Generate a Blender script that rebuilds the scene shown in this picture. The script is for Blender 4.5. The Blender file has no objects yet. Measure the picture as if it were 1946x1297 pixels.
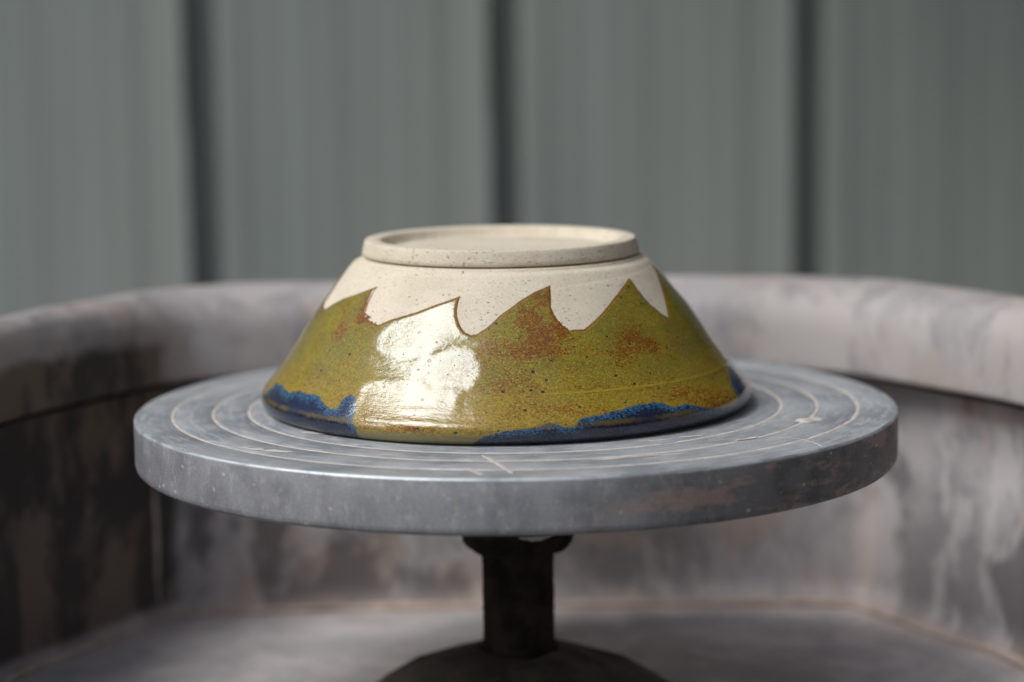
import bpy, math, random
import numpy as np
from mathutils import Matrix, Vector
random.seed(7); rng = np.random.default_rng(7)
scene = bpy.context.scene
col = scene.collection
R = math.radians

# ------------------------------------------------------------------ camera
cam_d = bpy.data.cameras.new('camera'); cam = bpy.data.objects.new('camera', cam_d); col.objects.link(cam)
scene.camera = cam
yaw, pitch, roll = -3.10215775e-03, 1.37322946e-01, -1.42000493e-02
f = Vector((math.sin(yaw)*math.cos(pitch), math.cos(yaw)*math.cos(pitch), -math.sin(pitch)))
r0 = f.cross(Vector((0, 0, 1))).normalized(); u0 = r0.cross(f)
rr = math.cos(roll)*r0 + math.sin(roll)*u0; uu = -math.sin(roll)*r0 + math.cos(roll)*u0
cam.matrix_world = Matrix(((rr.x, uu.x, -f.x, 0.00179486), (rr.y, uu.y, -f.y, -1.01333764),
                           (rr.z, uu.z, -f.z, 0.16985832), (0, 0, 0, 1)))
cam_d.sensor_width = 36; cam_d.lens = 36*4130.32/1946
cam_d.clip_start = 0.01; cam_d.clip_end = 200
cam_d.dof.use_dof = True; cam_d.dof.focus_distance = 0.925; cam_d.dof.aperture_fstop = 4.0
scene.view_settings.view_transform = 'Standard'; scene.view_settings.look = 'None'
scene.view_settings.exposure = 0.70; scene.view_settings.gamma = 1

# ------------------------------------------------------------------ light: thin bright overcast high to the left
SUN_AZ, SUN_EL = -60.0, 51.0            # from -Y towards +X, elevation
sd_ = Vector((math.sin(R(SUN_AZ))*math.cos(R(SUN_EL)), -math.cos(R(SUN_AZ))*math.cos(R(SUN_EL)), math.sin(R(SUN_EL))))
w = bpy.data.worlds.new('World'); scene.world = w; w.use_nodes = True
nt = w.node_tree; bg = nt.nodes['Background']; sky = nt.nodes.new('ShaderNodeTexSky')
sky.sky_type = 'NISHITA'; sky.sun_disc = False; sky.sun_elevation = R(SUN_EL)
sky.sun_rotation = math.atan2(sd_.x, sd_.y); sky.air_density = 1.0; sky.dust_density = 4.0; sky.ozone_density = 1.0
nt.links.new(sky.outputs[0], bg.inputs[0]); bg.inputs[1].default_value = 0.056
sun_d = bpy.data.lights.new('sun', 'SUN'); sun_d.energy = 1.5; sun_d.angle = R(34); sun_d.color = (0.90, 0.95, 1.0)
sun = bpy.data.objects.new('sun', sun_d); col.objects.link(sun)
sun.rotation_euler = sd_.to_track_quat('Z', 'Y').to_euler(); sun.location = (-2, -1.5, 4)

# ------------------------------------------------------------------ node helper
class M:
    def __init__(s, name):
        s.m = bpy.data.materials.new(name); s.m.use_nodes = True; s.t = s.m.node_tree
        s.b = s.t.nodes['Principled BSDF']
    def n(s, kind, **kw):
        x = s.t.nodes.new('ShaderNode'+kind)
        for k, v in kw.items(): setattr(x, k, v)
        return x
    def put(s, sock, v):
        if hasattr(v, 'is_linked') or isinstance(v, bpy.types.NodeSocket): s.t.links.new(v, sock)
        else:
            if isinstance(v, (tuple, list)) and len(v) == 3 and sock.type == 'RGBA': v = (*v, 1)
            sock.default_value = v
    def attr(s, name, out='Fac'): return s.n('Attribute', attribute_name=name).outputs[out]
    def co(s): return s.n('TexCoord').outputs['Object']
    def vmul(s, v, k):
        x = s.n('VectorMath', operation='MULTIPLY'); s.put(x.inputs[0], v); s.put(x.inputs[1], k); return x.outputs[0]
    def vadd(s, v, k):
        x = s.n('VectorMath', operation='ADD'); s.put(x.inputs[0], v); s.put(x.inputs[1], k); return x.outputs[0]
    def noise(s, v, sc, det=3, rough=.55, dist=0, out='Fac'):
        x = s.n('TexNoise'); s.put(x.inputs['Vector'], v); x.inputs['Scale'].default_value = sc
        x.inputs['Detail'].default_value = det; x.inputs['Roughness'].default_value = rough
        x.inputs['Distortion'].default_value = dist; return x.outputs[out]
    def voro(s, v, sc, rnd=1.0):
        x = s.n('TexVoronoi'); s.put(x.inputs['Vector'], v); x.inputs['Scale'].default_value = sc
        x.inputs['Randomness'].default_value = rnd; return x.outputs['Distance'], x.outputs['Color']
    def step(s, v, a, b, lo=0., hi=1.):     # smooth ramp
        x = s.n('MapRange', interpolation_type='SMOOTHSTEP'); s.put(x.inputs[0], v)
        x.inputs[1].default_value = a; x.inputs[2].default_value = b
        x.inputs[3].default_value = lo; x.inputs[4].default_value = hi; return x.outputs[0]
    def math(s, op, a, b=0., c=None):
        x = s.n('Math', operation=op); s.put(x.inputs[0], a); s.put(x.inputs[1], b)
        if c is not None: s.put(x.inputs[2], c)
        return x.outputs[0]
    def mix(s, fac, a, b, mode='MIX'):
        x = s.n('Mix', data_type='RGBA', blend_type=mode); s.put(x.inputs[0], fac); s.put(x.inputs[6], a); s.put(x.inputs[7], b)
        return x.outputs[2]
    def sep(s, v):
        x = s.n('SeparateXYZ'); s.put(x.inputs[0], v); return x.outputs
    def bump(s, h, dist, strength=1., normal=None):
        x = s.n('Bump'); x.inputs['Strength'].default_value = strength; x.inputs['Distance'].default_value = dist
        s.put(x.inputs['Height'], h)
        if normal is not None: s.put(x.inputs['Normal'], normal)
        return x.outputs[0]
    def set(s, **kw):
        for k, v in kw.items(): s.put(s.b.inputs[k.replace('_', ' ')], v)
        return s.m

# ------------------------------------------------------------------ mesh helpers
def mesh_obj(name, V, F, mat, parent=None, smooth=True, attrs=None, normals=None):
    me = bpy.data.meshes.new(name); me.from_pydata(np.asarray(V).tolist(), [], F if isinstance(F, list) else F.tolist())
    me.update()
    if attrs:
        for k, a in attrs.items():
            a = np.asarray(a, np.float32)
            if a.ndim == 2: me.attributes.new(k, 'FLOAT_VECTOR', 'POINT').data.foreach_set('vector', a.ravel())
            else: me.attributes.new(k, 'FLOAT', 'POINT').data.foreach_set('value', a.ravel())
    if smooth: me.polygons.foreach_set('use_smooth', [True]*len(me.polygons))
    if normals is not None: me.normals_split_custom_set_from_vertices(np.asarray(normals).tolist())
    if mat: me.materials.append(mat)
    o = bpy.data.objects.new(name, me); col.objects.link(o)
    if parent: o.parent = parent
    return o
def thing(name, label, cat, loc=(0, 0, 0), group=None):
    o = bpy.data.objects.new(name, None); col.objects.link(o); o.location = loc; o.empty_display_size = .05
    o['label'] = label; o['category'] = cat
    if group: o['group'] = group
    return o
def grid_faces(nr, nc, flip=False, close=False):
    i = np.arange(nr-1)[:, None]*nc; j = np.arange(nc if close else nc-1)[None, :]; k = (j+1) % nc
    a = i+j; b = i+k; c = i+nc+k; d = i+nc+j
    F = np.stack([a, b, c, d], -1).reshape(-1, 4)
    return F[:, ::-1] if flip else F
def catmull(P, step, closed=False):
    P = [np.array(p, float) for p in P]; n = len(P); out = []
    for i in range(n if closed else n-1):
        if closed: p0, p1, p2, p3 = P[i-1], P[i], P[(i+1) % n], P[(i+2) % n]
        else: p0, p1, p2, p3 = P[max(i-1, 0)], P[i], P[i+1], P[min(i+2, n-1)]
        m = max(2, int(np.linalg.norm(p2-p1)/step))
        for t in np.arange(m)/m:
            out.append(.5*((2*p1)+(-p0+p2)*t+(2*p0-5*p1+4*p2-p3)*t*t+(-p0+3*p1-3*p2+p3)*t**3))
    if not closed: out.append(P[-1])
    return np.array(out)
def vnoise(x, y, seed, px=None):            # smooth value noise on arrays, optional period in x
    g = np.random.default_rng(seed).random((512, 512)); xi = np.floor(x).astype(int); yi = np.floor(y).astype(int)
    fx = x-xi; fy = y-yi; fx = fx*fx*(3-2*fx); fy = fy*fy*(3-2*fy)
    w_ = (lambda q: q % px) if px else (lambda q: q % 512)
    a = g[w_(xi), yi % 512]; b = g[w_(xi+1), yi % 512]; c = g[w_(xi), (yi+1) % 512]; d = g[w_(xi+1), (yi+1) % 512]
    return (a*(1-fx)+b*fx)*(1-fy)+(c*(1-fx)+d*fx)*fy-.5
def lathe(name, prof, mat, parent=None, n=256, close=False, seedless=True, ctr=(0, 0)):
    prof = np.array(prof, float); ph = np.linspace(-math.pi, math.pi, n+1)
    r, z = prof[:, 0][:, None], prof[:, 1][:, None]
    V = np.stack([ctr[0]+r*np.sin(ph), ctr[1]-r*np.cos(ph), z+0*ph], -1)
    s = np.concatenate([[0], np.cumsum(np.linalg.norm(np.diff(prof, axis=0), axis=1))])[:, None]
    rm = max(prof[:, 0])
    mm = np.stack([ph*rm*1000+0*s, s*1000+0*ph, z*1000+0*ph], -1).reshape(-1, 3)
    rad = (r*1000+0*ph).ravel()
    return mesh_obj(name, V.reshape(-1, 3), grid_faces(len(prof), n+1), mat, parent, attrs={'mm': mm, 'rad': rad, 'phi': (ph+0*s).ravel()})
def sharp(prof, w=.0002):                   # doubles the corner points so that smooth shading keeps the edges crisp
    out = []
    P = [np.array(p, float) for p in prof]
    for i, p in enumerate(P):
        if 0 < i < len(P)-1:
            for q in (P[i-1], P[i+1]):
                d = q-p; L = np.linalg.norm(d); k = p+d/L*min(w, L*.3)
                out.append(k)
        else: out.append(p)
    return out
def sdist(U, V, poly):                       # signed distance to closed polygon, positive inside
    best = np.full(U.shape, 1e9); ins = np.zeros(U.shape, bool); n = len(poly)
    for i in range(n):
        ax, ay = poly[i]; bx, by = poly[(i+1) % n]; dx, dy = bx-ax, by-ay; L = dx*dx+dy*dy
        if L < 1e-12: continue
        t = np.clip(((U-ax)*dx+(V-ay)*dy)/L, 0, 1)
        best = np.minimum(best, (U-ax-t*dx)**2+(V-ay-t*dy)**2)
        if dy != 0:
            c = ((ay > V) != (by > V)) & (U < ax+(V-ay)*dx/dy); ins ^= c
    return np.where(ins, 1, -1)*np.sqrt(best)
def clip_mesh(V, A, T, f):                   # keep the side f>0 of triangles T; A = packed per-vertex data (first column used by f)
    s = f[T] > 0; k = s.sum(1); keep = T[k == 3]; extra = []; newA = []; nv = len(A); cache = {}
    def cut(a, b):
        nonlocal nv
        key = (a, b) if a < b else (b, a)
        if key not in cache:
            t = f[a]/(f[a]-f[b]); newA.append(A[a]+(A[b]-A[a])*t); cache[key] = nv; nv += 1
        return cache[key]
    for tri in T[(k > 0) & (k < 3)].tolist():
        p = []
        for i in range(3):
            a, b = tri[i], tri[(i+1) % 3]
            if f[a] > 0: p.append(a)
            if (f[a] > 0) != (f[b] > 0): p.append(cut(a, b))
        for i in range(1, len(p)-1): extra.append((p[0], p[i], p[i+1]))
    A2 = np.vstack([A, np.array(newA)]) if newA else A
    T2 = np.vstack([keep, np.array(extra, int).reshape(-1, 3)])
    u_, inv = np.unique(T2, return_inverse=True)
    return A2[u_], inv.reshape(T2.shape)

# ------------------------------------------------------------------ materials
def mat_clay(strength=1.0, name='bare_stoneware'):
    m = M(name); mm = m.attr('mm', 'Vector')
    big = m.noise(mm, .05, 3); fine = m.noise(mm, 1.3, 3, .65)
    base = m.mix(m.step(big, .35, .65), (.70, .622, .475), (.76, .68, .53))
    base = m.mix(m.step(fine, .38, .66, 0, .40), base, (.47, .38, .28))
    st = m.vmul(mm, (.42, 1.25, 0)); st = m.vadd(st, m.vmul(m.noise(mm, .8, 2, out='Color'), (.5, .5, 0)))
    pit = m.step(m.noise(st, .9, 3, .6), .635-.03*strength, .68)
    dens = m.step(m.noise(mm, .11, 2), .42, .6)
    pit = m.math('MULTIPLY', pit, m.step(dens, 0, 1, .25, 1))
    d, c = m.voro(m.vadd(mm, m.vmul(m.noise(mm, 1.2, 2, out='Color'), (1.1, .5, 0))), .23)
    sp = m.math('MULTIPLY', m.step(d, .14, .07), m.step(m.sep(c)[0], .74, .76))
    d2, c2 = m.voro(mm, .5); sp2 = m.math('MULTIPLY', m.step(d2, .2, .1), m.step(m.sep(c2)[1], .72, .74))
    base = m.mix(m.math('MULTIPLY', pit, .8), base, (.13, .09, .06))
    base = m.mix(m.math('MULTIPLY', sp, .85), base, (.055, .032, .022))
    base = m.mix(m.math('MULTIPLY', sp2, .6), base, (.13, .085, .06))
    h = m.math('SUBTRACT', m.math('MULTIPLY', fine, .6), m.math('ADD', pit, sp))
    lines = m.noise(m.vmul(mm, (.02, 1.6, 0)), 1.0, 2)
    h = m.math('ADD', h, m.math('MULTIPLY', lines, .12))
    return m.set(Base_Color=base, Roughness=.86, IOR=1.4, Specular_IOR_Level=.25, Normal=m.bump(h, .00016*strength, .9))

def mat_glaze():
    m = M('glaze'); mm = m.attr('mm', 'Vector'); sd = m.attr('sd'); sb = m.attr('sb'); ru = m.attr('rust'); z = m.sep(mm)[2]
    grain = m.noise(mm, 1.25, 2, .7); grain2 = m.noise(m.vadd(mm, (31, 7, 0)), .6, 4, .65); big = m.noise(m.vmul(mm, (.5, 1, 0)), .09, 3)
    oli = m.mix(m.step(big, .38, .62), (.185, .158, .016), (.250, .190, .013))
    oli = m.mix(m.step(z, 34, 12, 0, .75), oli, (.31, .195, .009))
    oli = m.mix(m.step(grain2, .45, .64, 0, .6), oli, (.125, .11, .018))
    oli = m.mix(m.step(grain, .52, .64, 0, .6), oli, (.48, .37, .075))
    # rust bloom: fine grains, dense in the patches
    dens = m.math('ADD', m.math('MULTIPLY', ru, m.step(m.noise(mm, .35, 3, .6), .36, .60, .45, 1.2)), m.step(m.noise(m.vadd(mm, (5, 90, 0)), .10, 3, .6), .40, .66, 0., .34))
    rf = m.noise(m.vadd(mm, (5, 90, 0)), 1.05, 2, .7)
    rust = m.step(m.math('ADD', rf, m.math('MULTIPLY', dens, .25)), .640, .668)
    rcol = m.mix(m.step(grain, .35, .65), (.10, .028, .003), (.31, .105, .006))
    c = m.mix(m.math('MULTIPLY', rust, .95), oli, rcol)
    # thin iron edge where the glaze runs out on bare clay
    en = m.math('ADD', sd, m.math('MULTIPLY', m.math('SUBTRACT', m.noise(mm, .9, 3), .5), 1.1))
    edge = m.step(en, 1.25, .45); c = m.mix(m.math('MULTIPLY', edge, .92), c, (.21, .07, .014))
    # iron spots
    wob = m.vadd(mm, m.vmul(m.noise(mm, 1.5, 2, out='Color'), (.7, .7, 0)))
    d, k = m.voro(wob, .21); kk = m.sep(k)
    rad = m.math('MULTIPLY', m.math('MULTIPLY', kk[1], kk[1]), .14); spot = m.math('MULTIPLY', m.step(m.math('SUBTRACT', d, rad), .075, .03), m.step(kk[0], .18, .20))
    d3, k3 = m.voro(wob, .5); spot2 = m.math('MULTIPLY', m.step(d3, .19, .10), m.step(m.sep(k3)[0], .80, .81))
    sp = m.math('MAXIMUM', spot, m.math('MULTIPLY', spot2, .75))
    c = m.mix(m.math('MULTIPLY', sp, .93), c, (.028, .014, .010))
    ridge = m.math('MULTIPLY', m.step(m.math('ABSOLUTE', m.math('SUBTRACT', z, 20.4)), .45, .1), m.step(m.sep(mm)[0], 5, 30, 0, .4))
    c = m.mix(ridge, c, (.5, .36, .03))
    # cobalt band
    bl_n = m.noise(mm, 1.15, 3, .75); bl_g = m.noise(m.vmul(mm, (1, .35, 0)), .6, 3)
    edge_b = m.math('ADD', sb, m.math('MULTIPLY', m.math('SUBTRACT', m.noise(mm, .3, 2), .5), 2.0))
    light = m.math('ADD', m.math('MULTIPLY', m.step(edge_b, 6, .8), .20), m.math('MULTIPLY', bl_n, 1.0))
    light = m.math('ADD', light, m.math('MULTIPLY', m.math('SUBTRACT', bl_g, .5), .35))
    navy = m.mix(m.step(m.noise(mm, .25, 2), .5, .7), (.004, .009, .036), (.013, .008, .020))
    blue = m.mix(m.step(light, .57, .82), navy, (.034, .135, .245))
    brk = m.math('ADD', z, m.math('MULTIPLY', m.math('SUBTRACT', bl_g, .5), 2.2))
    band = m.math('MULTIPLY', m.step(m.math('ABSOLUTE', m.math('SUBTRACT', brk, 8.2)), 1.5, .3), m.step(m.noise(mm, .06, 2), .38, .58, .15, .75))
    blue = m.mix(band, blue, m.mix(grain, (.06, .035, .012), (.20, .15, .03)))
    lipb = m.mix(m.step(bl_n, .42, .62), (.010, .014, .024), (.045, .058, .085))  # dull lip glaze, darkened to stand in for contact shade
    blue = m.mix(m.step(brk, 6.5, 3.0, 0, .85), blue, lipb)
    lipo = m.mix(grain, (.17, .15, .05), (.25, .22, .085))
    c = m.mix(m.step(z, 6.3, 4.2, 0, .85), c, lipo)
    sbn = m.math('ADD', sb, m.math('MULTIPLY', m.math('SUBTRACT', grain, .5), 2.4))
    c = m.mix(m.step(sbn, -.5, .6), c, blue)
    h1 = m.noise(m.vmul(mm, (.7, 1.1, 0)), .6, 4, .6); h2 = m.noise(mm, 1.6, 2)
    streaks = m.math('MULTIPLY', m.noise(m.vadd(m.vmul(mm, (.13, .62, 0)), m.vmul(m.noise(mm, .25, 2, out='Color'), (0, .8, 0))), .8, 4, .62), m.step(z, 30, 12, .3, 2.2))
    streaks = m.math('ADD', streaks, m.math('MULTIPLY', m.noise(m.vadd(m.vmul(mm, (.7, 1.3, 0)), (0, 40, 0)), .30, 3, .6), .8))
    pores = m.math('MULTIPLY', m.math('MAXIMUM', sp, m.math('MULTIPLY', rust, .05)), -1.6)
    h = m.math('ADD', m.math('ADD', m.math('MULTIPLY', h1, .8), m.math('MULTIPLY', h2, .10)), m.math('ADD', pores, streaks))
    rough = m.math('ADD', .04, m.math('ADD', m.math('MULTIPLY', rust, .03), m.math('MULTIPLY', m.step(z, 6, 3.5), .14)))
    return m.set(Base_Color=c, Roughness=rough, IOR=1.62, Specular_IOR_Level=.66, Normal=m.bump(h, .00008, 1.0))

def mat_metal():
    m = M('clay_filmed_aluminium'); mm = m.attr('mm', 'Vector'); rad = m.attr('rad'); co = m.vmul(m.co(), (1000, 1000, 1000)); z = m.sep(mm)[2]
    side = m.step(z, -.9, -1.6)
    phi = m.attr('phi'); cv = m.n('CombineXYZ'); m.put(cv.inputs[0], m.math('MULTIPLY', phi, 14)); m.put(cv.inputs[1], rad); ring = cv.outputs[0]
    brushed = m.noise(m.vmul(ring, (.7, .42, 1)), .9, 6, .72)
    cloud = m.noise(co, .022, 4, .6); cloud2 = m.noise(m.vadd(co, (300, 0, 0)), .05, 4, .62); fine = m.noise(co, .9, 4, .7)
    topc = m.mix(m.step(cloud, .38, .62), (.24, .262, .28), (.375, .39, .40))
    topc = m.mix(m.step(brushed, .47, .63, 0, .75), topc, (.52, .525, .52))
    streak = m.noise(m.vmul(ring, (.9, .30, 1)), 1., 5, .7)
    topc = m.mix(m.math('MULTIPLY', m.step(streak, .54, .70, 0, .85), m.step(cloud2, .42, .58)), topc, (.56, .51, .47))
    gr = m.noise(m.vmul(mm, (.30, .10, .10)), 1., 4, .65)
    sidec = m.mix(m.step(cloud2, .35, .65), (.20, .20, .215), (.29, .29, .305))
    sidec = m.mix(m.step(gr, .5, .70, 0, .6), sidec, (.42, .415, .40))
    smear = m.noise(m.vadd(m.vmul(mm, (.035, .11, 0)), (3.3, 0, 0)), 1., 5, .6)
    right = m.step(phi, 0, .65); sidec = m.mix(m.math('MULTIPLY', right, .75), sidec, m.mix(m.step(cloud2, .4, .6), (.075, .072, .070), (.13, .122, .115)))  # shade of the right side painted into the side colour
    sidec = m.mix(m.math('MULTIPLY', m.step(smear, .49, .60, 0, .75), m.step(phi, .05, .4)), sidec, (.36, .26, .215))
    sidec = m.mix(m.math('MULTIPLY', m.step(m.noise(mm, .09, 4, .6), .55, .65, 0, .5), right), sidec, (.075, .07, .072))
    d, c = m.voro(m.vadd(mm, m.vmul(m.noise(mm, .7, 2, out='Color'), (1.6, 1.6, 0))), .16)
    sp = m.math('MULTIPLY', m.step(m.math('SUBTRACT', d, m.math('MULTIPLY', m.sep(c)[1], .15)), .10, 0), m.step(m.sep(c)[0], .62, .66))
    d2, c2 = m.voro(mm, .5); sp = m.math('MAXIMUM', sp, m.math('MULTIPLY', m.step(d2, .2, .08), m.step(m.sep(c2)[0], .8, .83)))
    sidec = m.mix(m.math('MULTIPLY', sp, .75), sidec, (.55, .53, .48))
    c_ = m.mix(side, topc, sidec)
    c_ = m.mix(m.step(fine, .35, .7, 0, .22), c_, (.07, .075, .08))
    h = m.math('ADD', m.math('MULTIPLY', brushed, .6), m.math('MULTIPLY', fine, .5))
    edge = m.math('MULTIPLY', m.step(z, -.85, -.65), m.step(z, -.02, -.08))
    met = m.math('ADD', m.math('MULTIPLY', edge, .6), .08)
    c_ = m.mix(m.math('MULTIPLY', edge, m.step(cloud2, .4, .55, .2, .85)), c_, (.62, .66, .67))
    return m.set(Base_Color=c_, Metallic=met, Roughness=m.step(fine, .3, .7, .42, .6), Normal=m.bump(h, .00008, .8))

def mat_simple(name, c1, c2, sc, rough=.8, bump=.0003, metallic=0., det=5):
    m = M(name); co = m.co(); a = m.noise(co, sc, det, .6); b = m.noise(co, sc*9, 3, .6)
    c = m.mix(m.step(a, .35, .65), c1, c2)
    return m.set(Base_Color=c, Roughness=rough, Metallic=metallic, Normal=m.bump(m.math('ADD', a, m.math('MULTIPLY', b, .3)), bump))

def mat_pan(name='slip_smeared_plastic', rim=False, dusty=False):
    m = M(name); co = m.co(); seam = m.attr('seam')
    warp = m.vadd(co, m.vmul(m.noise(co, 9, 3, out='Color'), (.05, .05, .05)))
    n1 = m.noise(warp, 9, 6, .68); n2 = m.noise(m.vadd(m.vmul(warp, (1, 1, .4)), (3, 1, 2)), 30, 6, .68); n3 = m.noise(m.vadd(warp, (9, 2, 5)), 15, 6, .66)
    base = m.mix(m.step(n1, .42, .58), (.27, .252, .25), (.40, .375, .37))
    base = m.mix(m.step(n2, .47, .57, 0, .65), base, (.57, .525, .515))
    base = m.mix(m.step(n3, .50, .57, 0, .7), base, (.46, .365, .31))
    base = m.mix(m.step(m.noise(m.vadd(m.vmul(warp, (1, 1, .5)), (1, 7, 3)), 14, 4, .62), .53, .61, 0, .35 if rim else .75), base, (.10, .09, .095))
    if dusty: base = m.mix(m.step(n1, .3, .6, .5, .85), base, m.mix(m.step(n2, .4, .6), (.56, .53, .52), (.72, .66, .63)))
    px_ = m.sep(co)
    left_shade = m.math('MULTIPLY', m.step(m.math('ADD', px_[0], m.math('MULTIPLY', m.math('SUBTRACT', n1, .5), .03)), -.190, -.200), m.step(m.math('ADD', px_[2], m.math('MULTIPLY', m.math('SUBTRACT', n3, .5), .03)), .013, .004))  # shade of the left wall painted in, together with dark clay film
    left_shade = m.math('MULTIPLY', left_shade, m.step(px_[2], -.152, -.146))
    shade_crust = m.mix(m.step(n2, .44, .56), (.040, .034, .030), (.165, .122, .090))
    if rim:
        base = m.mix(m.step(n2, .40, .58, .1, .7), base, (.46, .415, .385)); base = m.mix(.15, base, (.12, .105, .10))
    base = m.mix(m.math('MULTIPLY', seam, m.step(n2, .3, .6, .5, 1.)), base, (.62, .48, .41))
    base = m.mix(m.math('MULTIPLY', left_shade, .92), base, shade_crust)
    h = m.math('ADD', n1, m.math('MULTIPLY', m.noise(co, 60, 4), .3))
    return m.set(Base_Color=base, Roughness=.68, Specular_IOR_Level=.35, Normal=m.bump(h, .0015, .7))

def mat_fence():
    m = M('grey_green_painted_steel'); co = m.co()
    n = m.noise(m.vmul(co, (3, 3, .35)), 2, 4, .6); s = m.noise(co, 45, 3)
    c = m.mix(m.step(n, .35, .65), (.228, .256, .236), (.270, .294, .270))
    c = m.mix(m.step(s, .5, .75, 0, .15), c, (.30, .29, .27))
    return m.set(Base_Color=c, Roughness=.6, Specular_IOR_Level=.3)

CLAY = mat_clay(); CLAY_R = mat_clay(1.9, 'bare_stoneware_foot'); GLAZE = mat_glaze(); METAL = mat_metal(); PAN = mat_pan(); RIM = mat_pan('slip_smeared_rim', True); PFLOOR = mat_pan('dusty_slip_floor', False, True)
FENCE = mat_fence()
SLIP = mat_simple('dried_slip', (.46, .415, .37), (.60, .55, .495), 120, .9, .0002)
BEAD = mat_simple('pinkish_dried_clay', (.50, .38, .31), (.66, .54, .47), 70, .9, .0006)
IRON = mat_simple('dark_greasy_iron', (.010, .0085, .007), (.034, .025, .018), 60, .85, .0006, 0); IRON.node_tree.nodes['Principled BSDF'].inputs['Specular IOR Level'].default_value = .15
HUB = mat_simple('muddy_iron', (.04, .031, .024), (.095, .072, .054), 40, .85, .001)
CONC = mat_simple('concrete', (.20, .195, .185), (.30, .29, .275), 3, .9, .002)
BLOCKER = mat_simple('dark_blocker_wood', (.035, .028, .022), (.06, .048, .036), 4, .8, .001)
STEEL = mat_simple('painted_steel', (.05, .055, .06), (.08, .085, .09), 10, .5, .0003)

# ------------------------------------------------------------------ ground
g = mesh_obj('ground', [(-20, -20, -.56), (20, -20, -.56), (20, 20, -.56), (-20, 20, -.56)], [(0, 1, 2, 3)], CONC, smooth=False)
g['kind'] = 'structure'

# ------------------------------------------------------------------ steel fence behind
fence = thing('steel_fence', 'grey green ribbed steel sheet fence with deep dark vertical channels behind the basin', 'fence', (0, 1.20, -.56))
PITCH = .3085; FX0 = -.334
def sheet_profile():
    p = [(0, 0), (.002, .026), (.0035, .030), (.0290, .030), (.0315, .026), (.0345, .0005), (.038, 0)]
    # shallow flutes across the pan
    xs = [.055, .066, .078, .105, .116, .128, .155, .166, .178, .205, .216, .228, .255, .266, .278]
    ys = [0, .0016, .0016, .0016, 0, 0, 0, .0010, .0010, .0010, 0, 0, 0, .0016, .0016]
    p += list(zip(xs, ys)); p += [(.295, .001), (PITCH-.001, -.0005)]
    return p
for k in range(-4, 5):
    P = sheet_profile(); zt = 1.75; V = []
    for zz in (0, zt):
        for x, y in P: V.append((x, y, zz))
        for x, y in P: V.append((x, y+.0009, zz))
    n = len(P); F = []
    for i in range(n-1):
        F += [(i, i+1, 2*n+i+1, 2*n+i), (n+i+1, n+i, 3*n+i, 3*n+i+1), (2*n+i, 2*n+i+1, 3*n+i+1, 3*n+i), (i+1, i, n+i, n+i+1)]
    F += [(0, 2*n, 3*n, n), (n-1, 2*n-1, 4*n-1, 3*n-1)]
    o = mesh_obj('fence_sheet', V, F, FENCE, fence, smooth=False)
    o.location = (FX0+k*PITCH, -.0004*(k % 2), 0)
def box(name, a, b, mat, parent=None, bev=.0):
    (x0, y0, z0), (x1, y1, z1) = a, b
    V = [(x, y, z) for z in (z0, z1) for x, y in ((x0, y0), (x1, y0), (x1, y1), (x0, y1))]
    F = [(3, 2, 1, 0), (4, 5, 6, 7), (0, 1, 5, 4), (1, 2, 6, 5), (2, 3, 7, 6), (3, 0, 4, 7)]
    o = mesh_obj(name, V, F, mat, parent, smooth=False)
    if bev:
        md = o.modifiers.new('bevel', 'BEVEL'); md.width = bev; md.segments = 2
    return o
for z0 in (.25, 1.4):
    box('fence_rail', (-1.56,   .0405, z0), (1.46, .079, z0+.05), STEEL, fence, .003)

# added light blocker on the right, out of view: it shades that side
sh = thing('light_blocker', 'added dark screen with a roof, out of view, blocking light on the right', 'light_blocker', (.80, -.3, -.56))
for k in range(12):
    box('blocker_board', (0, -.9+k*.2, 0), (.02, -.9+k*.2+.192, 2.5), BLOCKER, sh, .002)
box('blocker_roof', (-.98, .75, 1.70), (-.001, 1.65, 1.722), BLOCKER, sh, .003)  # added roof, out of view, to darken the fence's right end
box('blocker_beam', (-.98, .76, 1.62), (-.001, .80, 1.6995), BLOCKER, sh, .003)
box('blocker_rail', (.0205, -.9, .4), (.06, 1.49, .5), BLOCKER, sh, .003)

# ------------------------------------------------------------------ splash pan (back half)
pan = thing('splash_pan', 'grey plastic splash basin smeared with pinkish dried clay behind the wheel head', 'basin', (0, 0, 0))
crest = [(-.29, -.14), (-.30, -.04), (-.292, .03), (-.268, .095), (-.240, .175), (-.204, .223), (-.149, .255), (-.05, .261), (.03, .263), (.10, .264), (.189, .238), (.229, .203), (.271, .137), (.292, .05), (.30, -.04), (.29, -.14)]
inner = [(-.262, -.14), (-.268, -.04), (-.266, .03), (-.252, .080), (-.228, .128), (-.203, .172), (-.196, .183), (-.186, .192), (-.172, .198), (-.11, .211), (-.04, .215), (.03, .216), (.11, .214), (.178, .188), (.221, .130), (.253, .078), (.268, .03), (.27, -.04), (.262, -.14)]
def resample(P, n):
    L = np.concatenate([[0], np.cumsum(np.linalg.norm(np.diff(P, axis=0), axis=1))]); t = np.linspace(0, L[-1], n)
    return np.column_stack([np.interp(t, L, P[:, i]) for i in range(2)])
def ring_surface(curves, name, mat, parent, seam=None, flip=False):
    n = len(curves[0]); V = np.array(curves).reshape(-1, 3)
    s = np.zeros(len(V)) if seam is None else np.asarray(seam).ravel()
    return mesh_obj(name, V, grid_faces(len(curves), n, flip), mat, parent, attrs={'seam': s})
C = resample(catmull(crest, .004), 180); Ci = resample(catmull(inner, .004), 180)
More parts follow.
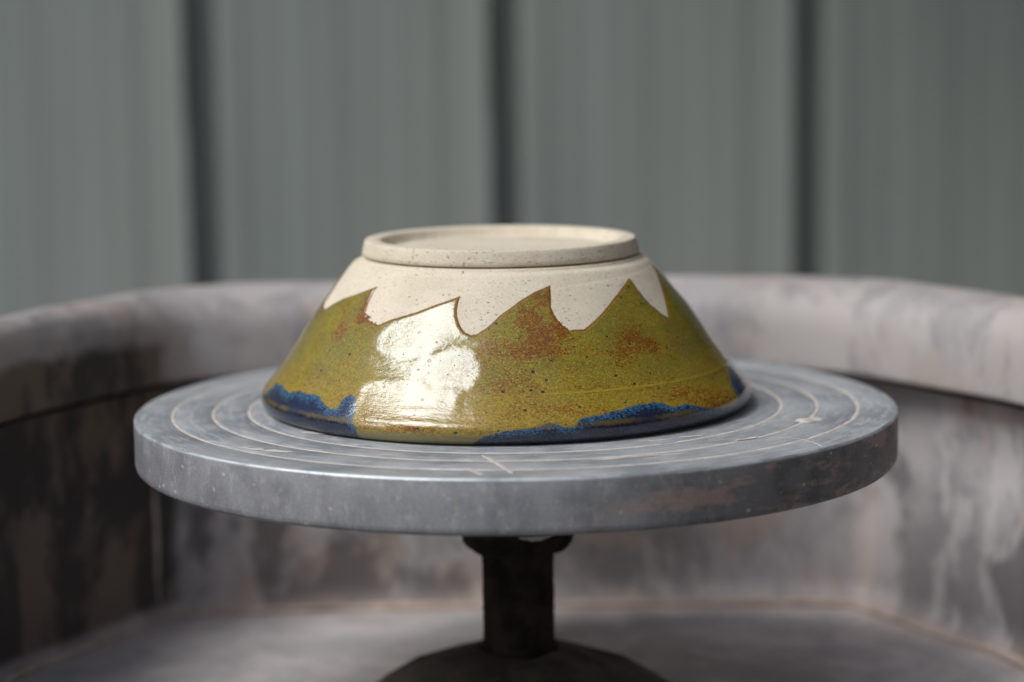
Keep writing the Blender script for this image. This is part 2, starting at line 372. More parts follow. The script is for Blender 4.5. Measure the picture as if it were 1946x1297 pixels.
# rim section: (0 at the crest .. 1 at the inner edge, z)
rs = catmull([(-.15, -.075), (-.2, -.04), (-.2, 0), (-.14, .02), (-.03, .0300), (.2, .0320), (.45, .0308), (.70, .0268), (.86, .0205), (.93, .0150), (.97, .0080), (.99, 0), (1.0, -.008), (1.0, -.0145), (.97, -.0168), (.80, -.0170)], .03)
arc = np.linspace(0, 1, len(C))
rows = []
for k_, z_ in rs:
    q = C*(1-k_)+Ci*k_; wv = .0016*vnoise(arc*22, np.full_like(arc, k_*3), 3)
    rows.append(np.column_stack([q, z_+wv*(z_ > -.012)]))
ring_surface(rows, 'rim', RIM, pan)
# lower tub: wall outline with corners, floor
wall = [(-.272, -.14), (-.282, -.04), (-.282, .02), (-.272, .085), (-.245, .138), (-.2125, .199), (-.2085, .2065), (-.199, .2115), (-.12, .219), (0, .221), (.12, .219), (.190, .2125), (.2015, .2075),
        (.2075, .199), (.240, .140), (.267, .096), (.280, .03), (.28, -.04), (.272, -.14)]
W = catmull(wall, .006); tw = np.gradient(W, axis=0); tw /= np.linalg.norm(tw, axis=1)[:, None]; nw = np.stack([tw[:, 1], -tw[:, 0]], 1)
arcw = np.linspace(0, 1, len(W))
cornerd = np.minimum(np.linalg.norm(W-np.array([-.206, .205]), axis=1), np.linalg.norm(W-np.array([.200, .205]), axis=1))
ws = catmull([(.010, -.0212), (.003, -.0212), (.0, -.024), (0, -.05), (.001, -.09), (.002, -.140), (.0035, -.1475), (.0065, -.1525), (.012, -.1550)], .004)
rows = []; seam = []
for o_, z_ in ws:
    q = W*(1-o_/.25)+np.array([0, -.02])*o_/.25; wob = .0022*vnoise(arcw*26, np.full_like(arcw, z_*30), 5)
    q = q+nw*wob[:, None]; rows.append(np.column_stack([q, np.full(len(q), z_)]))
    sc_ = np.clip(1.2-cornerd/.007, 0, 1)*(z_ < -.03)*.6; sf_ = .5*math.exp(-((z_+.152)/.004)**2)
    seam.append(np.maximum(sc_, sf_*.8))
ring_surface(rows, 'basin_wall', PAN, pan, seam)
# floor disc: rows shrink from the wall foot to the middle line
rows = []; seam = []
foot = W*(1-.012/.25)+np.array([0, -.02])*.012/.25
for t in np.linspace(0, 1, 26):
    q = foot*(1-t)+np.array([0, -.06])*t
    zz = -.1550-.001*t+.0012*vnoise(q[:, 0]*40+50, q[:, 1]*40+50, 9)*min(1, t*8)
    rows.append(np.column_stack([q, zz if t else np.full(len(q), -.1550)])); seam.append(np.full(len(q), max(0, .6-t*16)))
ring_surface(rows, 'basin_floor', PFLOOR, pan, seam)
# outer skin of the tub
rows = [np.column_stack([W-nw*.004, np.full(len(W), z_)]) for z_ in (-.0224, -.05, -.12, -.160)]
rows += [np.column_stack([(W-nw*.004)*(1-t)+np.array([0, -.06])*t, np.full(len(W), -.160)]) for t in (.1, .5, 1)]
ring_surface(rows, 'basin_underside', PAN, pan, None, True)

def bead(P, r_, name='clay_bead'):
    P = np.array(P); t = np.gradient(P, axis=0); t /= np.linalg.norm(t, axis=1)[:, None]
    ref = np.array([0, 0, 1.]) if abs(t[len(t)//2][2]) < .5 else np.array([0, 1., 0]); a_ = np.cross(t, ref); a_ /= np.linalg.norm(a_, axis=1)[:, None]; b_ = np.cross(t, a_)
    s_ = np.arange(len(P)); rad = r_*(1+1.1*vnoise(s_*.22, s_*0+r_*999, 51)+.5*vnoise(s_*.7, s_*0+3, 52)); rows = []
    for k in range(9):
        g_ = k/8*2*math.pi; rows.append(P+(a_*math.cos(g_)+b_*math.sin(g_))*rad[:, None])
    return mesh_obj(name, np.array(rows).reshape(-1, 3), grid_faces(9, len(P)), BEAD, pan)
sel = (W[:, 1] > .02)
Wb = W*(1-.010/.25)+np.array([0, -.02])*.010/.25
fl_ = np.column_stack([Wb, np.full(len(Wb), -.1535)])[sel]
bead(fl_+np.array([0, 0, 1.])*(.0012*vnoise(np.arange(len(fl_))*.15, np.arange(len(fl_))*0, 53))[:, None], .0020)
for (cx_, cy_) in ((-.2075, .2045), (.2065, .2045)):
    z_ = np.linspace(-.152, -.030, 40); bead(np.column_stack([cx_+.0012*vnoise(z_*90, z_*0+cx_*50, 54), cy_+0*z_, z_]), .0013 if cx_ < 0 else .0019)

# ------------------------------------------------------------------ wheel
wheel = thing('potters_wheel', 'pottery wheel with thick grey metal wheel head on a dark iron shaft', 'pottery wheel', (0, 0, 0))
T = .0234
head = sharp([(0.02, -T), (.06, -T), (.120, -T), (.165, -T), (.1762, -T), (.1776, -T+.0014), (.178, -T+.0032), (.178, -.0102), (.178, -.0008), (.1773, -.00008), (.1765, 0)], .00012)
RG = [.1600, .1414, .1248]
p2 = [(.1765, 0)]
for rg in RG: p2 += [(rg+.0011, 0), (rg+.0008, -.0006), (rg-.0008, -.0006), (rg-.0011, 0)]
p2 += [(.10, 0), (.05, 0), (.0005, 0)]
full = head[:-1]+sharp(p2, .0001)
wh = lathe('wheel_head', full, METAL, wheel, 720)
cw = np.zeros(len(wh.data.vertices)*3); wh.data.vertices.foreach_get('co', cw); cw = cw.reshape(-1, 3)
rw = np.hypot(cw[:, 0], cw[:, 1]); pw = np.arctan2(cw[:, 0], -cw[:, 1]); near = np.clip((rw-.1755)/.002, 0, 1)
nick = np.clip(vnoise((pw+4)*38, pw*0+cw[:, 2]*60+9, 61)+.5*vnoise((pw+4)*95, pw*0+4, 62)-.36, 0, 1)*near
sc2 = 1-nick*.010*(np.abs(cw[:, 2]+.0117) > .009); cw[:, :2] *= sc2[:, None]; wh.data.vertices.foreach_set('co', cw.ravel())
def ring_part(rg):
    n = 720; ph = np.linspace(-math.pi, math.pi, n+1)
    wv = .00080+.0002*vnoise((ph+4)*14, ph*0+rg*500, 11, )
    cut = vnoise((ph+4)*9, ph*0+rg*900, 12); hz = .00003+.00012*vnoise((ph+4)*30, ph*0+rg*300, 13)-.00045*np.clip(cut-.2, 0, .12)*10*.5
    rows = []
    for k, dz in ((1.25, -.0003), (1, 0), (.4, .00008), (-.4, .00008), (-1, 0), (-1.25, -.0003)):
        r_ = rg+wv*k; rows.append(np.stack([r_*np.sin(ph), -r_*np.cos(ph), hz+dz], 1))
    V = np.array(rows).reshape(-1, 3)
    return mesh_obj('clay_ring', V, grid_faces(len(rows), n+1, False), SLIP, wheel)
for rg in RG: ring_part(rg)
def smear(pts, wd, h=.00018, ragged=.35, seed=1, z0=0.0001):
    P = catmull([np.array(p) for p in pts], .0012); t = np.gradient(P, axis=0); t /= np.linalg.norm(t, axis=1)[:, None]; nn = np.stack([-t[:, 1], t[:, 0]], 1)
    s = np.linspace(0, 1, len(P)); env = np.clip(np.minimum(s, 1-s)*6, .05, 1)**.5
    rows = []
    for k, e in ((-1, 0), (-.6, .9), (0, 1), (.6, .9), (1, 0)):
        rg_ = 1+ragged*2*vnoise(s*len(P)*.35+seed*7, s*0+k*2+seed, 17)
        q = P+nn*(k*wd*.5*env*rg_)[:, None]
        rows.append(np.column_stack([q, z0+h*e*(.6+.8*(vnoise(s*len(P)*.5, s*0+k+seed, 19)+.5))*env]))
    return mesh_obj('clay_smear', np.array(rows).reshape(-1, 3), grid_faces(5, len(P), True), SLIP, wheel)
smear([(.1255, -.0605), (.1320, -.0560), (.1368, -.0524)], .0075, .0008, .25, 2)
smear([(-.014, -.1285), (-.0075, -.148), (-.0006, -.1695)], .0022, .00015, .5, 3)
smear([(-.0202, -.1560), (-.0165, -.163), (-.0134, -.170)], .0026, .00012, .5, 4)
smear([(.1036, -.0968), (.1125, -.0975), (.1215, -.103), (.126, -.112), (.1285, -.1215)], .0008, .00012, .6, 5)
smear([(.0930, -.1040), (.0987, -.1002), (.1036, -.0962)], .0020, .0003, .4, 6)
smear([(.0700, -.0935), (.0751, -.0922), (.081, -.0905)], .0022, .00012, .5, 7)
smear([(.0560, -.1020), (.0594, -.1010), (.0640, -.0992)], .0022, .00010, .5, 8)
smear([(-.0945, -.0690), (-.0893, -.0708), (-.083, -.0745)], .0040, .00015, .7, 9)
smear([(-.1180, -.1020), (-.1076, -.1100), (-.0935, -.1150)], .0040, .00010, .8, 11)
smear([(.030, -.1420), (.052, -.1365), (.070, -.129)], .0024, .00010, .8, 12)
# shaft, flange, hub
sh_o = [(.0225, -T-.0005), (.0262, -T-.0008), (.0266, -.0350), (.0266, -.0625), (.0262, -.0655), (.0238, -.0685), (.0208, -.0702), (.0178, -.0706)]
fl = lathe('flange', sharp(sh_o[::-1], .0006), IRON, wheel, 96)
for v in fl.data.vertices:                     # worn, slightly chipped casting
    a_ = math.atan2(v.co.x, -v.co.y); v.co.x *= 1+.012*math.sin(5*a_+1)+.006*math.sin(13*a_); v.co.z += .0005*math.sin(9*a_)
rsn = np.random.default_rng(4)
zz = np.linspace(-.0703, -.1178, 26); pf = [(.0171+.00012*rsn.standard_normal(), z_) for z_ in zz][::-1]
lathe('shaft', [(.0192, -.1200), (.0190, -.1182)]+pf, IRON, wheel, 48)
hub = lathe('hub', sharp([(.092, -.1548), (.084, -.1500), (.069, -.1392), (.0535, -.1298), (.032, -.1222), (.020, -.1184), (.010, -.1184)], .0012), HUB, wheel, 11)
for v in hub.data.vertices: v.co.z += .0012*math.sin(v.co.x*190+1)*math.cos(v.co.y*170); v.co.x *= 1+.03*math.sin(v.co.y*60)
for p in hub.data.polygons: p.use_smooth = False
blob = catmull([(.004, -.0265), (.012, -.0262), (.019, -.0240)], .002)
bv = []; 
for i, t in enumerate(np.linspace(0, 1, 9)):
    a = .02+.62*t; hgt = .0008+.0022*math.sin(t*3.1)*(1 if i % 2 else .8)
    for k in range(6):
        b = k/5*math.pi; bv.append(((.0268+.0012*math.sin(b))*math.sin(a), -(.0268+.0012*math.sin(b))*math.cos(a), -.0560-hgt*1.0*(1-math.cos(b))*.5-.002))
mesh_obj('clay_lump', bv, grid_faces(9, 6), SLIP, wheel)
# table of the wheel and its legs, below the pan
box('table_top', (-.34, -.24, -.186), (.34, .30, -.164), STEEL, wheel, .004)
for sx in (-.31, .29):
    for sy in (-.21, .25): box('leg', (sx, sy, -.56), (sx+.03, sy+.03, -.1865), STEEL, wheel, .003)
box('motor_box', (-.12, -.12, -.42), (.14, .16, -.1865), STEEL, wheel, .01)

# ------------------------------------------------------------------ bowl, upside down
bowl = thing('ceramic_bowl', 'upturned stoneware bowl with olive glaze peaks and cobalt blue rim on the wheel head', 'bowl', (0, 0, 0))
def axis(z): return -.0043-.025*z, .0035
outer = [(.0622, .0710), (.0640, .0707), (.0655, .0704), (.0659, .0699), (.0662, .0693), (.0672, .0690), (.0694, .0680), (.0724, .0645), (.0760, .0600), (.0798, .0550), (.0837, .0500),
         (.0883, .0440), (.0925, .0380), (.0972, .0310), (.1022, .0240), (.1075, .0170), (.1118, .0120), (.1141, .0092), (.1150, .0066), (.1147, .0040), (.1136, .0020), (.1120, .0008), (.1100, .0003)]
OP = catmull(outer, .00045)
NC = 1200
ph = np.linspace(-math.pi, math.pi, NC+1)
seg = np.linalg.norm(np.diff(OP, axis=0), axis=1); S = np.concatenate([[0], np.cumsum(seg)])*1000
Rr, Zz = np.broadcast_arrays(OP[:, 0][:, None], OP[:, 1][:, None]+0*ph); Zz = np.array(Zz); Rr = Rr+0*ph
PH = ph+0*Rr; PD = np.degrees(PH); ZM = Zz*1000
# --- outlines in (degrees round the bowl, height in mm)
CL = [(-87.47, 62.38), (-84.86, 56.67), (-83.14, 51.11), (-78.52, 49.12), (-74.54, 48.47), (-68.66, 52.2), (-63.89, 54.94), (-55.82, 58.2), (-47.52, 62.15), (-48.29, 59.44), (-47.94, 55.03), (-46.73, 50.53), (-44.45, 49.68), (-42.24, 47.86), (-39.14, 46.62), (-34.91, 49.4), (-31.66, 51.05), (-26.79, 53.2), (-21.88, 55.8), (-17.5, 57.93), (-13.23, 60.23), (-13.74, 57.72), (-13.86, 54.94), (-13.54, 52.17), (-12.72, 49.44), (-11.77, 47.34), (-10.38, 45.41), (-8.72, 44.48), (-7.17, 44.9), (-5.64, 46.15), (-3.71, 48.15), (-0.41, 52.34), (6.27, 58.16), (11.12, 61.28), (17.44, 63.87), (16.73, 59.94), (15.8, 54.87), (16.17, 52.09), (16.68, 50.16), (17.39, 48.63), (18.6, 46.6), (19.5, 45.14), (21.61, 45.3), (23.93, 45.16), (26.72, 47.07), (32.3, 51.28), (38.66, 56.15), (45.69, 60.48), (51.57, 63.52), (52.29, 62.98), (52.59, 59.09), (53.22, 55.11), (54.21, 51.69), (55.67, 49.34), (56.9, 47.22), (58.64, 45.29), (61.93, 49.35), (67.34, 55.6), (71.97, 60.23), (76.83, 63.66), (79.5, 67.07),
      (83, 60), (88, 50), (94, 46), (101, 50), (112, 58), (120, 63), (121, 55), (126, 47), (132, 46), (142, 54), (156, 63), (158, 54), (163, 46), (170, 47), (180, 56)]
CLw = [(-180, 56), (-168, 63), (-166, 54), (-160, 46), (-152, 48), (-140, 58), (-130, 63), (-128, 54), (-122, 46), (-113, 48), (-102, 57), (-90, 64.5)]
line = CLw+CL
K = math.pi/180*.093*1000
def conv(p): return [(a*K, zz_*1.22) for a, zz_ in p]
polyG = conv(line+[(200, 56), (200, -20), (-200, -20), (-200, 56)])
BA = [(-200, -9), (-200, 11), (-170, 12), (-140, 9), (-110, 8), (-95, 7.5), (-84, 8.4), (-77.5, 9.4), (-75.9, 12.1), (-73.78, 15.19), (-69.44, 15.98), (-65.49, 14.93), (-62.06, 14.47), (-59.54, 15.17), (-57.54, 16.07), (-55.31, 15.91), (-53.23, 15.32), (-50.43, 15.9), (-48.52, 15.88), (-46.18, 13.86), (-43.98, 12.11), (-42.2, 11.38), (-40.55, 11.91), (-40.37, 13.77), (-40.0, 16.28), (-38.29, 18.05), (-36.48, 17.09), (-35.7, 12.9), (-35.27, 9.18), (-33.53, 5.25), (-34.19, 1.83), (-33.36, -9)]
BB = [(-7.6, -9), (-6.94, 1.01), (-6.14, 2.23), (-4.26, 4.83), (-0.54, 6.6), (4.03, 7.59), (6.94, 8.3), (9.05, 9.81), (11.06, 9.34), (12.67, 7.59), (14.75, 7.57), (16.47, 10.14), (19.74, 11.4), (24.61, 12.17), (28.7, 13.14), (32.6, 14.1), (36.12, 14.18), (38.38, 13.02), (40.81, 10.8), (43.08, 11.16), (45.36, 11.14), (48.14, 9.61), (51.52, 7.91), (57.86, 6.25), (64.81, 6.01), (66.09, 8.99), (67.37, 12.13), (72.54, 16.66), (78.72, 20.77), (86, 22), (94, 14), (110, 12), (140, 14), (170, 11), (200, 11), (200, -9)]
U = PD*K; Vv = ZM*1.22
jit = .3*vnoise(U*.9+900, Vv*.9, 21)+.22*vnoise(U*2.1+900, Vv*2.1, 22)
crumb = np.exp(-(((PD+44.5)/3.5)**2+((ZM-49)/3)**2))+np.exp(-(((PD-19)/3)**2+((ZM-47.5)/3)**2))
sdv = sdist(U+1.1*crumb*vnoise(U*1.1+700, Vv*1.1, 25), Vv, polyG)+jit*.5+2.2*crumb*vnoise(U*1.3+500, Vv*1.3, 23)
sbv = np.maximum(sdist(U, Vv, conv(BA)), sdist(U, Vv, conv(BB)))+.9*vnoise(U*.35+900, Vv*.35, 24)+.3*vnoise(U*1.2+900, Vv*1.2, 26)
rust = np.zeros_like(U)
for a_, z_, sa, sz, k_ in [(-48.5, 54, 2.5, 6, 1.0), (-46.5, 49, 2.5, 3, 1.1), (-54, 43, 4, 4, .75), (-60, 52, 4, 3, .3), (9, 52, 5, 5, .75), (14, 60, 3, 4, .9), (12, 42, 7, 7, .85), (17.5, 47, 2.5, 5, .9), (3, 36, 8, 6, .6), (-4, 40, 4, 5, .6), (38, 40, 5, 5, .85), (44, 36, 4, 3.5, 1.0),
                           (33, 33, 6, 4, .45), (46, 15, 8, 3, .75), (57, 10, 8, 3, 1.0), (0, 24, 10, 3, .55), (10, 14, 15, 3, .35), (-25, 7, 12, 2.2, .7), (52, 56, 3, 5, .4), (-80, 47, 6, 3, .8), (130, 40, 9, 6, .8), (170, 40, 9, 6, .8), (-140, 40, 9, 6, .8), (95, 40, 8, 6, .7)]:
    rust += k_*np.exp(-(((PD-a_)/sa)**2+((ZM-z_)/sz)**2))
rust = np.clip(rust, 0, 1.2)

# --- surface relief: throwing rings, trimming step, lumps of thicker glaze
sm = lambda x: np.clip(x, 0, 1)**2*(3-2*np.clip(x, 0, 1))
S2 = S[:, None]+0*PH
spiral = S2+PH*1.1
rel = .00007*vnoise((PD+180)/40, S2/3.1+PH*.35, 33)*sm((66-ZM)/6)+.00005*vnoise((PD+180)/14, S2/1.5, 34)*sm((40-ZM)/20)+.00002*vnoise((PD+180)/60, S2/1.2, 35)
rel += .00012*sm((62.6+(PD-15)*.06-ZM)/.5)*sm((PD-6)/12)*sm((45-np.abs(PD-50))/10)*sm((ZM-38)/6)
lump = vnoise((PD+180)/9, S2/9, 31)+.5*vnoise((PD+180)/4, S2/4.5, 32)
gl = sm(sdv/1.5)
# left front relief solved to shape the sun highlight, control heights in 1/200 mm (44 round x 32 down, cubic B-spline)
HIGHLIGHT_RELIEF = '13,13,12,12,12,11,10,8,6,3,0,-7,-9,-25,-22,-55,-77,-80,-81,-80,-78,-77,-75,-75,-76,-73,-64,-48,-18,-30,-20,-22,-18,-18,-16,-15,-14,-13,-13,-12,-12,-12,-12,-12;12,12,12,12,11,11,9,8,5,3,-2,-6,-14,-21,-34,-46,-67,-74,-74,-72,-69,-66,-64,-61,-60,-59,-52,-40,-30,-26,-23,-21,-19,-18,-16,-15,-14,-14,-13,-12,-12,-12,-12,-12;12,13,12,12,12,11,10,8,6,3,0,-6,-12,-20,-30,-43,-60,-64,-60,-46,-35,-27,-22,-21,-32,-28,-27,-29,-28,-25,-23,-21,-19,-18,-16,-15,-14,-13,-13,-12,-12,-12,-12,-12;13,13,13,13,12,12,11,9,7,5,1,-3,-9,-16,-26,-38,-54,-58,-48,-35,-11,3,7,8,2,15,-25,-24,-26,-24,-22,-21,-19,-17,-16,-15,-14,-13,-13,-12,-12,-12,-11,-12;14,14,14,13,13,13,12,11,9,7,5,1,-4,-11,-19,-26,-40,-39,-34,-5,14,41,61,53,30,25,-25,-26,-27,-23,-22,-20,-19,-17,-16,-15,-14,-13,-12,-12,-11,-11,-11,-11;14,14,14,14,14,14,13,13,12,10,8,6,1,-3,-12,-19,-28,-24,-5,5,50,79,85,64,28,12,-24,-24,-26,-22,-21,-19,-18,-17,-15,-14,-13,-13,-12,-11,-11,-11,-11,-11;15,15,15,15,15,15,15,15,15,14,13,11,10,2,-1,-4,-12,-20,0,40,69,84,83,27,33,22,-21,-20,-25,-21,-21,-19,-18,-16,-15,-14,-13,-12,-11,-11,-11,-10,-10,-10;16,16,16,16,17,17,17,17,18,19,18,20,14,19,5,-7,-21,12,28,38,58,50,38,43,23,20,-22,-21,-23,-21,-20,-19,-17,-16,-14,-13,-12,-11,-11,-10,-10,-10,-10,-10;17,17,17,18,18,18,19,20,21,22,26,24,32,16,26,21,22,-14,-9,3,28,37,42,25,18,24,-18,-14,-26,-20,-21,-18,-17,-15,-14,-12,-12,-11,-10,-10,-10,-9,-9,-9;18,18,18,19,19,20,21,22,24,28,28,38,32,55,40,5,-24,-23,-11,8,18,31,21,31,-6,19,-14,-35,-15,-26,-19,-19,-16,-14,-13,-12,-11,-10,-9,-9,-9,-9,-9,-9;19,19,19,20,20,21,23,24,28,29,39,36,61,54,18,-31,-39,-46,-31,-8,14,23,35,22,3,-9,10,-18,-30,-24,-23,-18,-15,-13,-12,-10,-10,-9,-9,-8,-8,-8,-8,-8;20,20,20,21,21,22,24,26,29,33,41,48,64,44,-36,-44,-67,-62,-50,-12,5,38,29,21,-7,-33,-45,-15,-30,-30,-23,-17,-14,-12,-10,-9,-9,-8,-8,-8,-7,-7,-7,-7;21,21,21,21,22,23,25,27,29,37,38,65,67,25,-32,-61,-74,-74,-54,-22,23,31,85,54,-1,-36,-62,-77,-50,-41,-20,-17,-11,-10,-8,-8,-7,-7,-7,-7,-7,-7,-7,-7;22,22,22,22,23,24,25,28,29,37,36,67,69,2,-43,-65,-79,-80,-64,-24,-11,88,90,48,0,-42,-68,-76,-82,-33,-19,-11,-9,-7,-7,-6,-6,-6,-6,-6,-6,-6,-6,-6;22,22,22,23,23,24,26,28,30,33,37,46,65,36,-39,-66,-80,-81,-63,-27,18,90,72,5,-54,-67,-54,-45,-5,-40,2,-11,-2,-5,-4,-5,-5,-5,-5,-5,-5,-5,-5,-5;23,23,23,23,24,25,26,28,29,31,31,34,8,24,-12,-57,-75,-78,-84,-55,-65,76,12,-81,-44,-53,-48,-31,15,12,1,2,0,-1,-2,-3,-4,-4,-4,-5,-5,-5,-5,-5;23,23,23,24,24,25,26,27,28,29,27,21,7,-54,-91,-84,-83,-78,-77,-46,-4,79,-4,3,-37,-59,-54,-42,10,46,0,16,1,3,-1,-1,-3,-3,-4,-4,-4,-4,-4,-4;24,24,24,24,25,26,27,27,28,27,25,16,-3,-35,-68,-89,-84,-70,-32,-2,53,88,33,-19,-32,-58,-58,-44,-4,53,33,11,9,3,1,-1,-2,-2,-3,-3,-3,-4,-4,-4;24,24,24,25,25,26,27,28,28,28,25,19,3,-23,-61,-77,-78,-69,-43,1,73,91,9,13,-35,-54,-60,-43,-15,52,42,13,12,4,3,0,-1,-2,-2,-3,-3,-3,-3,-3;25,24,25,25,26,27,28,29,30,29,29,23,15,2,-28,-57,-61,-51,-23,6,72,90,50,-14,-26,-57,-56,-41,-4,51,36,14,12,5,3,1,0,-1,-2,-2,-2,-3,-3,-3;25,25,25,25,26,27,28,30,31,33,31,35,26,10,-12,-43,-44,-33,-3,31,82,102,-51,40,-30,-42,-43,-36,22,45,8,21,6,7,2,2,0,0,-1,-2,-2,-2,-2,-2;25,25,25,26,27,28,29,30,34,34,42,34,60,64,43,25,-5,2,29,67,91,92,69,-34,-22,-50,-46,-21,30,20,14,9,8,5,3,2,1,0,-1,-1,-2,-2,-2,-2;26,25,26,26,27,28,30,32,35,38,45,48,71,64,1,-40,-52,-54,-37,18,81,81,64,6,9,-22,-15,-29,-17,-4,7,5,5,4,3,2,1,0,0,-1,-1,-1,-1,-1;26,26,26,26,27,28,30,32,37,39,51,54,75,67,-17,-42,-65,-63,-50,-12,25,28,24,-2,-3,-42,18,-15,-23,-2,-3,2,3,3,2,2,1,0,0,-1,-1,-1,-1,-1;26,26,26,27,27,29,30,34,35,45,45,77,80,68,2,-36,-64,-67,-53,-18,15,28,21,2,-7,-34,-9,-41,-23,-23,-8,0,1,3,2,2,1,1,0,0,-1,-1,-1,-1;26,26,26,27,28,29,31,34,36,45,45,81,80,57,-18,-31,-64,-71,-69,-32,-13,-12,-2,-20,-16,-45,9,-52,-36,-22,-5,-7,3,1,3,1,1,1,0,0,0,-1,-1,-1;26,26,26,27,28,29,30,34,34,45,38,77,75,21,-42,-64,-77,-83,-81,-63,6,28,15,9,-39,-35,-47,-80,-60,-38,-25,6,-3,5,1,2,1,1,0,0,0,0,-1,0;27,26,27,27,28,29,31,32,37,34,50,31,58,26,-55,-80,-90,-92,-87,-79,-60,-41,-45,-41,-56,-63,-77,-78,-53,-15,17,-15,12,-1,5,1,2,1,1,0,0,0,0,0;27,26,27,27,28,29,30,33,34,38,33,38,16,-48,-69,-89,-94,-94,-79,-38,-10,31,17,16,-22,-62,-78,-76,-73,-76,-52,42,-11,13,-1,4,1,2,0,0,0,0,0,0;27,26,27,27,28,29,31,32,34,34,35,25,10,-7,-70,-92,-94,-90,-75,-5,23,42,48,39,39,13,18,-4,30,71,74,-7,19,0,6,1,2,1,1,0,0,0,0,0;27,26,27,27,28,29,31,32,33,35,31,28,7,-43,-56,-81,-95,-93,-77,-67,-60,-8,41,37,42,42,56,65,70,73,74,0,17,2,5,2,2,1,1,0,0,0,0,0;27,26,27,27,28,29,31,32,35,33,38,21,9,26,-83,-99,-94,-78,-76,74,97,107,32,49,7,-10,-82,-45,53,66,40,17,5,7,2,3,1,1,0,0,0,0,0,0'
CP = np.array([[int(q) for q in r_.split(',')] for r_ in HIGHLIGHT_RELIEF.split(';')])/200.
def bspl(t, n):
    B = np.zeros((len(t), n)); u_ = t*(n-3)
    for i in range(n):
        x = np.abs(u_-(i-1)); B[:, i] = np.where(x < 1, 2/3-x**2+x**3/2, np.where(x < 2, (2-x)**3/6, 0))
    return B
tu_ = (np.degrees(ph)+60)/80; tv_ = (64-OP[:, 1]*1000)/58
glint_relief = bspl(np.clip(tv_, 0, 1), 32)@CP@bspl(np.clip(tu_, 0, 1), 44).T*.001
glint_relief *= (sm(np.minimum(tu_, 1-tu_)/.09)[None, :]*sm(np.minimum(tv_+.0, 1-tv_)/.04)[:, None])
calm = 1-.75*sm((PD+45)/6)*sm((12-PD)/6)
relg = rel*calm+glint_relief+gl*(.00030+.00010*lump*calm)+.00014*np.exp(-((ZM-20.4)/.5)**2)*sm((PD-5)/15)
def place(disp):
    rz_ = np.gradient(OP, axis=0); nr = -rz_[:, 1]/np.hypot(rz_[:, 0], rz_[:, 1]); nz = rz_[:, 0]/np.hypot(rz_[:, 0], rz_[:, 1])
    r_ = Rr+nr[:, None]*disp; z_ = Zz+nz[:, None]*disp
    ax = -.0043-.025*z_
    return np.stack([ax+r_*np.sin(PH), .0035-r_*np.cos(PH), np.maximum(z_+.006*(Rr*np.cos(PH))*-1*sm((z_-.03)/.03), .0001)], -1)
def normals(P):
    a = np.empty_like(P); a[:, 1:-1] = P[:, 2:]-P[:, :-2]; a[:, 0] = a[:, -1] = P[:, 1]-P[:, -2]
    b = np.gradient(P, axis=0); n = np.cross(a, -b); return n/np.linalg.norm(n, axis=-1)[..., None]
fade = sm((ZM-1.2)/2)
PC = place((rel*calm+glint_relief)*fade); NCn = normals(PC)
mmv = np.stack([PH*93, S2, ZM], -1).reshape(-1, 3)
# inside of the bowl closes the clay wall
inn = [(.1085, .0004), (.1072, .0022), (.1055, .0062), (.1010, .0125), (.0930, .0240), (.0840, .0375), (.0740, .0510), (.0630, .0620), (.050, .0665), (.025, .0680), (.0005, .0682)]
ci = catmull(inn, .004)
VI = np.stack([-.0043-.025*ci[:, 1][:, None]+ci[:, 0][:, None]*np.sin(ph), .0035-ci[:, 0][:, None]*np.cos(ph), ci[:, 1][:, None]+0*ph], -1)
nI = normals(VI)
nr_ = len(OP); Vall = np.vstack([PC.reshape(-1, 3), VI.reshape(-1, 3)])
sI = np.stack([PH[:1]*93+0*ci[:, :1], 100+ci[:, 1:2]*1000+0*ph, ci[:, 1:2]*1000+0*ph], -1).reshape(-1, 3)
mesh_obj('clay_wall', Vall, grid_faces(nr_+len(ci), NC+1, True), CLAY, bowl, attrs={'mm': np.vstack([mmv, sI])}, normals=np.vstack([NCn.reshape(-1, 3), nI.reshape(-1, 3)]))
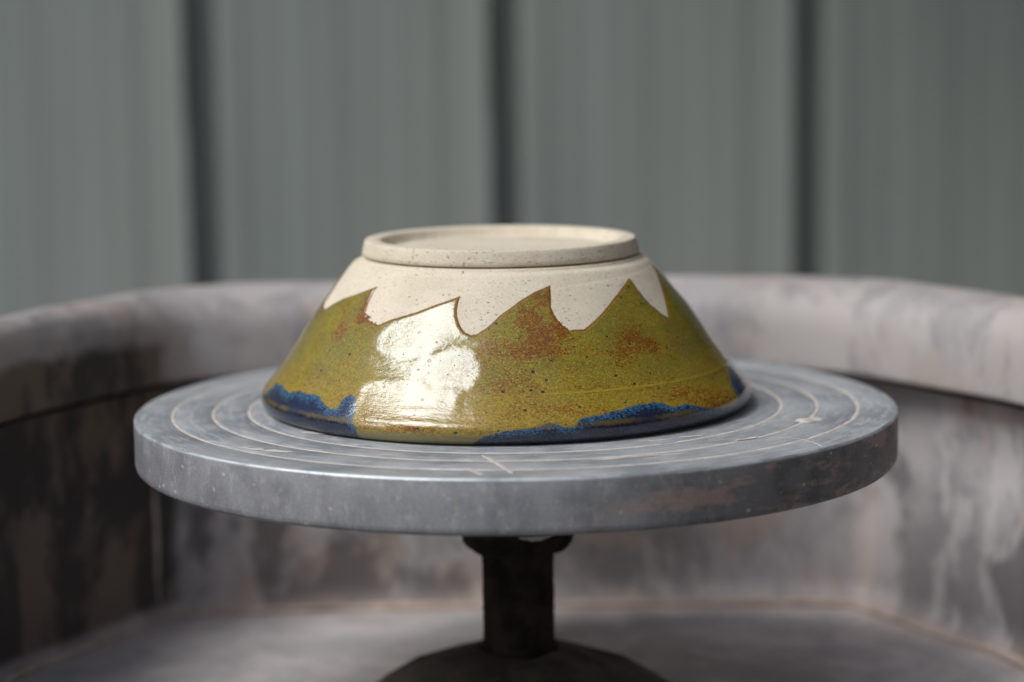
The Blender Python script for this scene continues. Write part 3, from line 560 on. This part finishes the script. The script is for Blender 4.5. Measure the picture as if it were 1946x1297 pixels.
# foot ring and recessed base
tilt = .006
def foot_lathe(name, prof, mat):
    pr = np.array(prof); n = 512; p_ = np.linspace(-math.pi, math.pi, n+1)
    s_ = np.concatenate([[0], np.cumsum(np.linalg.norm(np.diff(pr, axis=0), axis=1))])*1000
    z_ = pr[:, 1][:, None]-tilt*pr[:, 0][:, None]*np.cos(p_); r_ = pr[:, 0][:, None]+.00012*vnoise((p_+4)*6, 0*p_+3, 41)
    V = np.stack([axis(z_)[0]+r_*np.sin(p_), .0035-r_*np.cos(p_), z_], -1)
    V[..., 2] -= .000
    mm_ = np.stack([p_*93+0*z_, 140+s_[:, None]+0*p_, z_*1000], -1).reshape(-1, 3)
    if pr[-1][0] < .01: mm_ = np.stack([V[..., 0]*1000, V[..., 1]*1000+300, z_*1000], -1).reshape(-1, 3)
    return mesh_obj(name, V.reshape(-1, 3), grid_faces(len(pr), n+1), mat, bowl, attrs={'mm': mm_})
foot_lathe('foot_ring', [(.0618, .0706), (.0630, .0713), (.0646, .0716), (.0650, .0721), (.0646, .0740), (.0640, .0765), (.0636, .0780), (.0633, .0785), (.0629, .0787), (.0600, .07885), (.0572, .0788), (.0562, .0785), (.0556, .0780), (.0548, .0762), (.0540, .0748), (.0530, .0741), (.0515, .0738)], CLAY_R)
foot_lathe('base', [(.0520, .0739), (.050, .0742), (.045, .0744), (.038, .0743), (.030, .0740), (.018, .0737), (.008, .0736), (.0004, .0736)], CLAY)
# glaze shells
PG = place(relg*fade+.00006); NG = normals(PG)
A = np.column_stack([PG.reshape(-1, 3), NG.reshape(-1, 3), mmv, sdv.ravel(), sbv.ravel(), rust.ravel()])
Q = grid_faces(nr_, NC+1, True); TT = np.vstack([Q[:, [0, 1, 2]], Q[:, [0, 2, 3]]])
A1, T1 = clip_mesh(None, A, TT, A[:, 9])
for nm, sg in (('olive_glaze', -1), ('blue_glaze', 1)):
    A2, T2 = clip_mesh(None, A1, T1, sg*A1[:, 10]+1e-9)
    nn_ = A2[:, 3:6]/np.linalg.norm(A2[:, 3:6], axis=1)[:, None]
    o = mesh_obj(nm, A2[:, :3], T2, GLAZE, bowl, attrs={'mm': A2[:, 6:9], 'sd': A2[:, 9], 'sb': A2[:, 10], 'rust': A2[:, 11]}, normals=nn_)
    o['label'] = 'glossy olive glaze flecked with rust brown' if sg < 0 else 'mottled cobalt blue glaze along the rim'
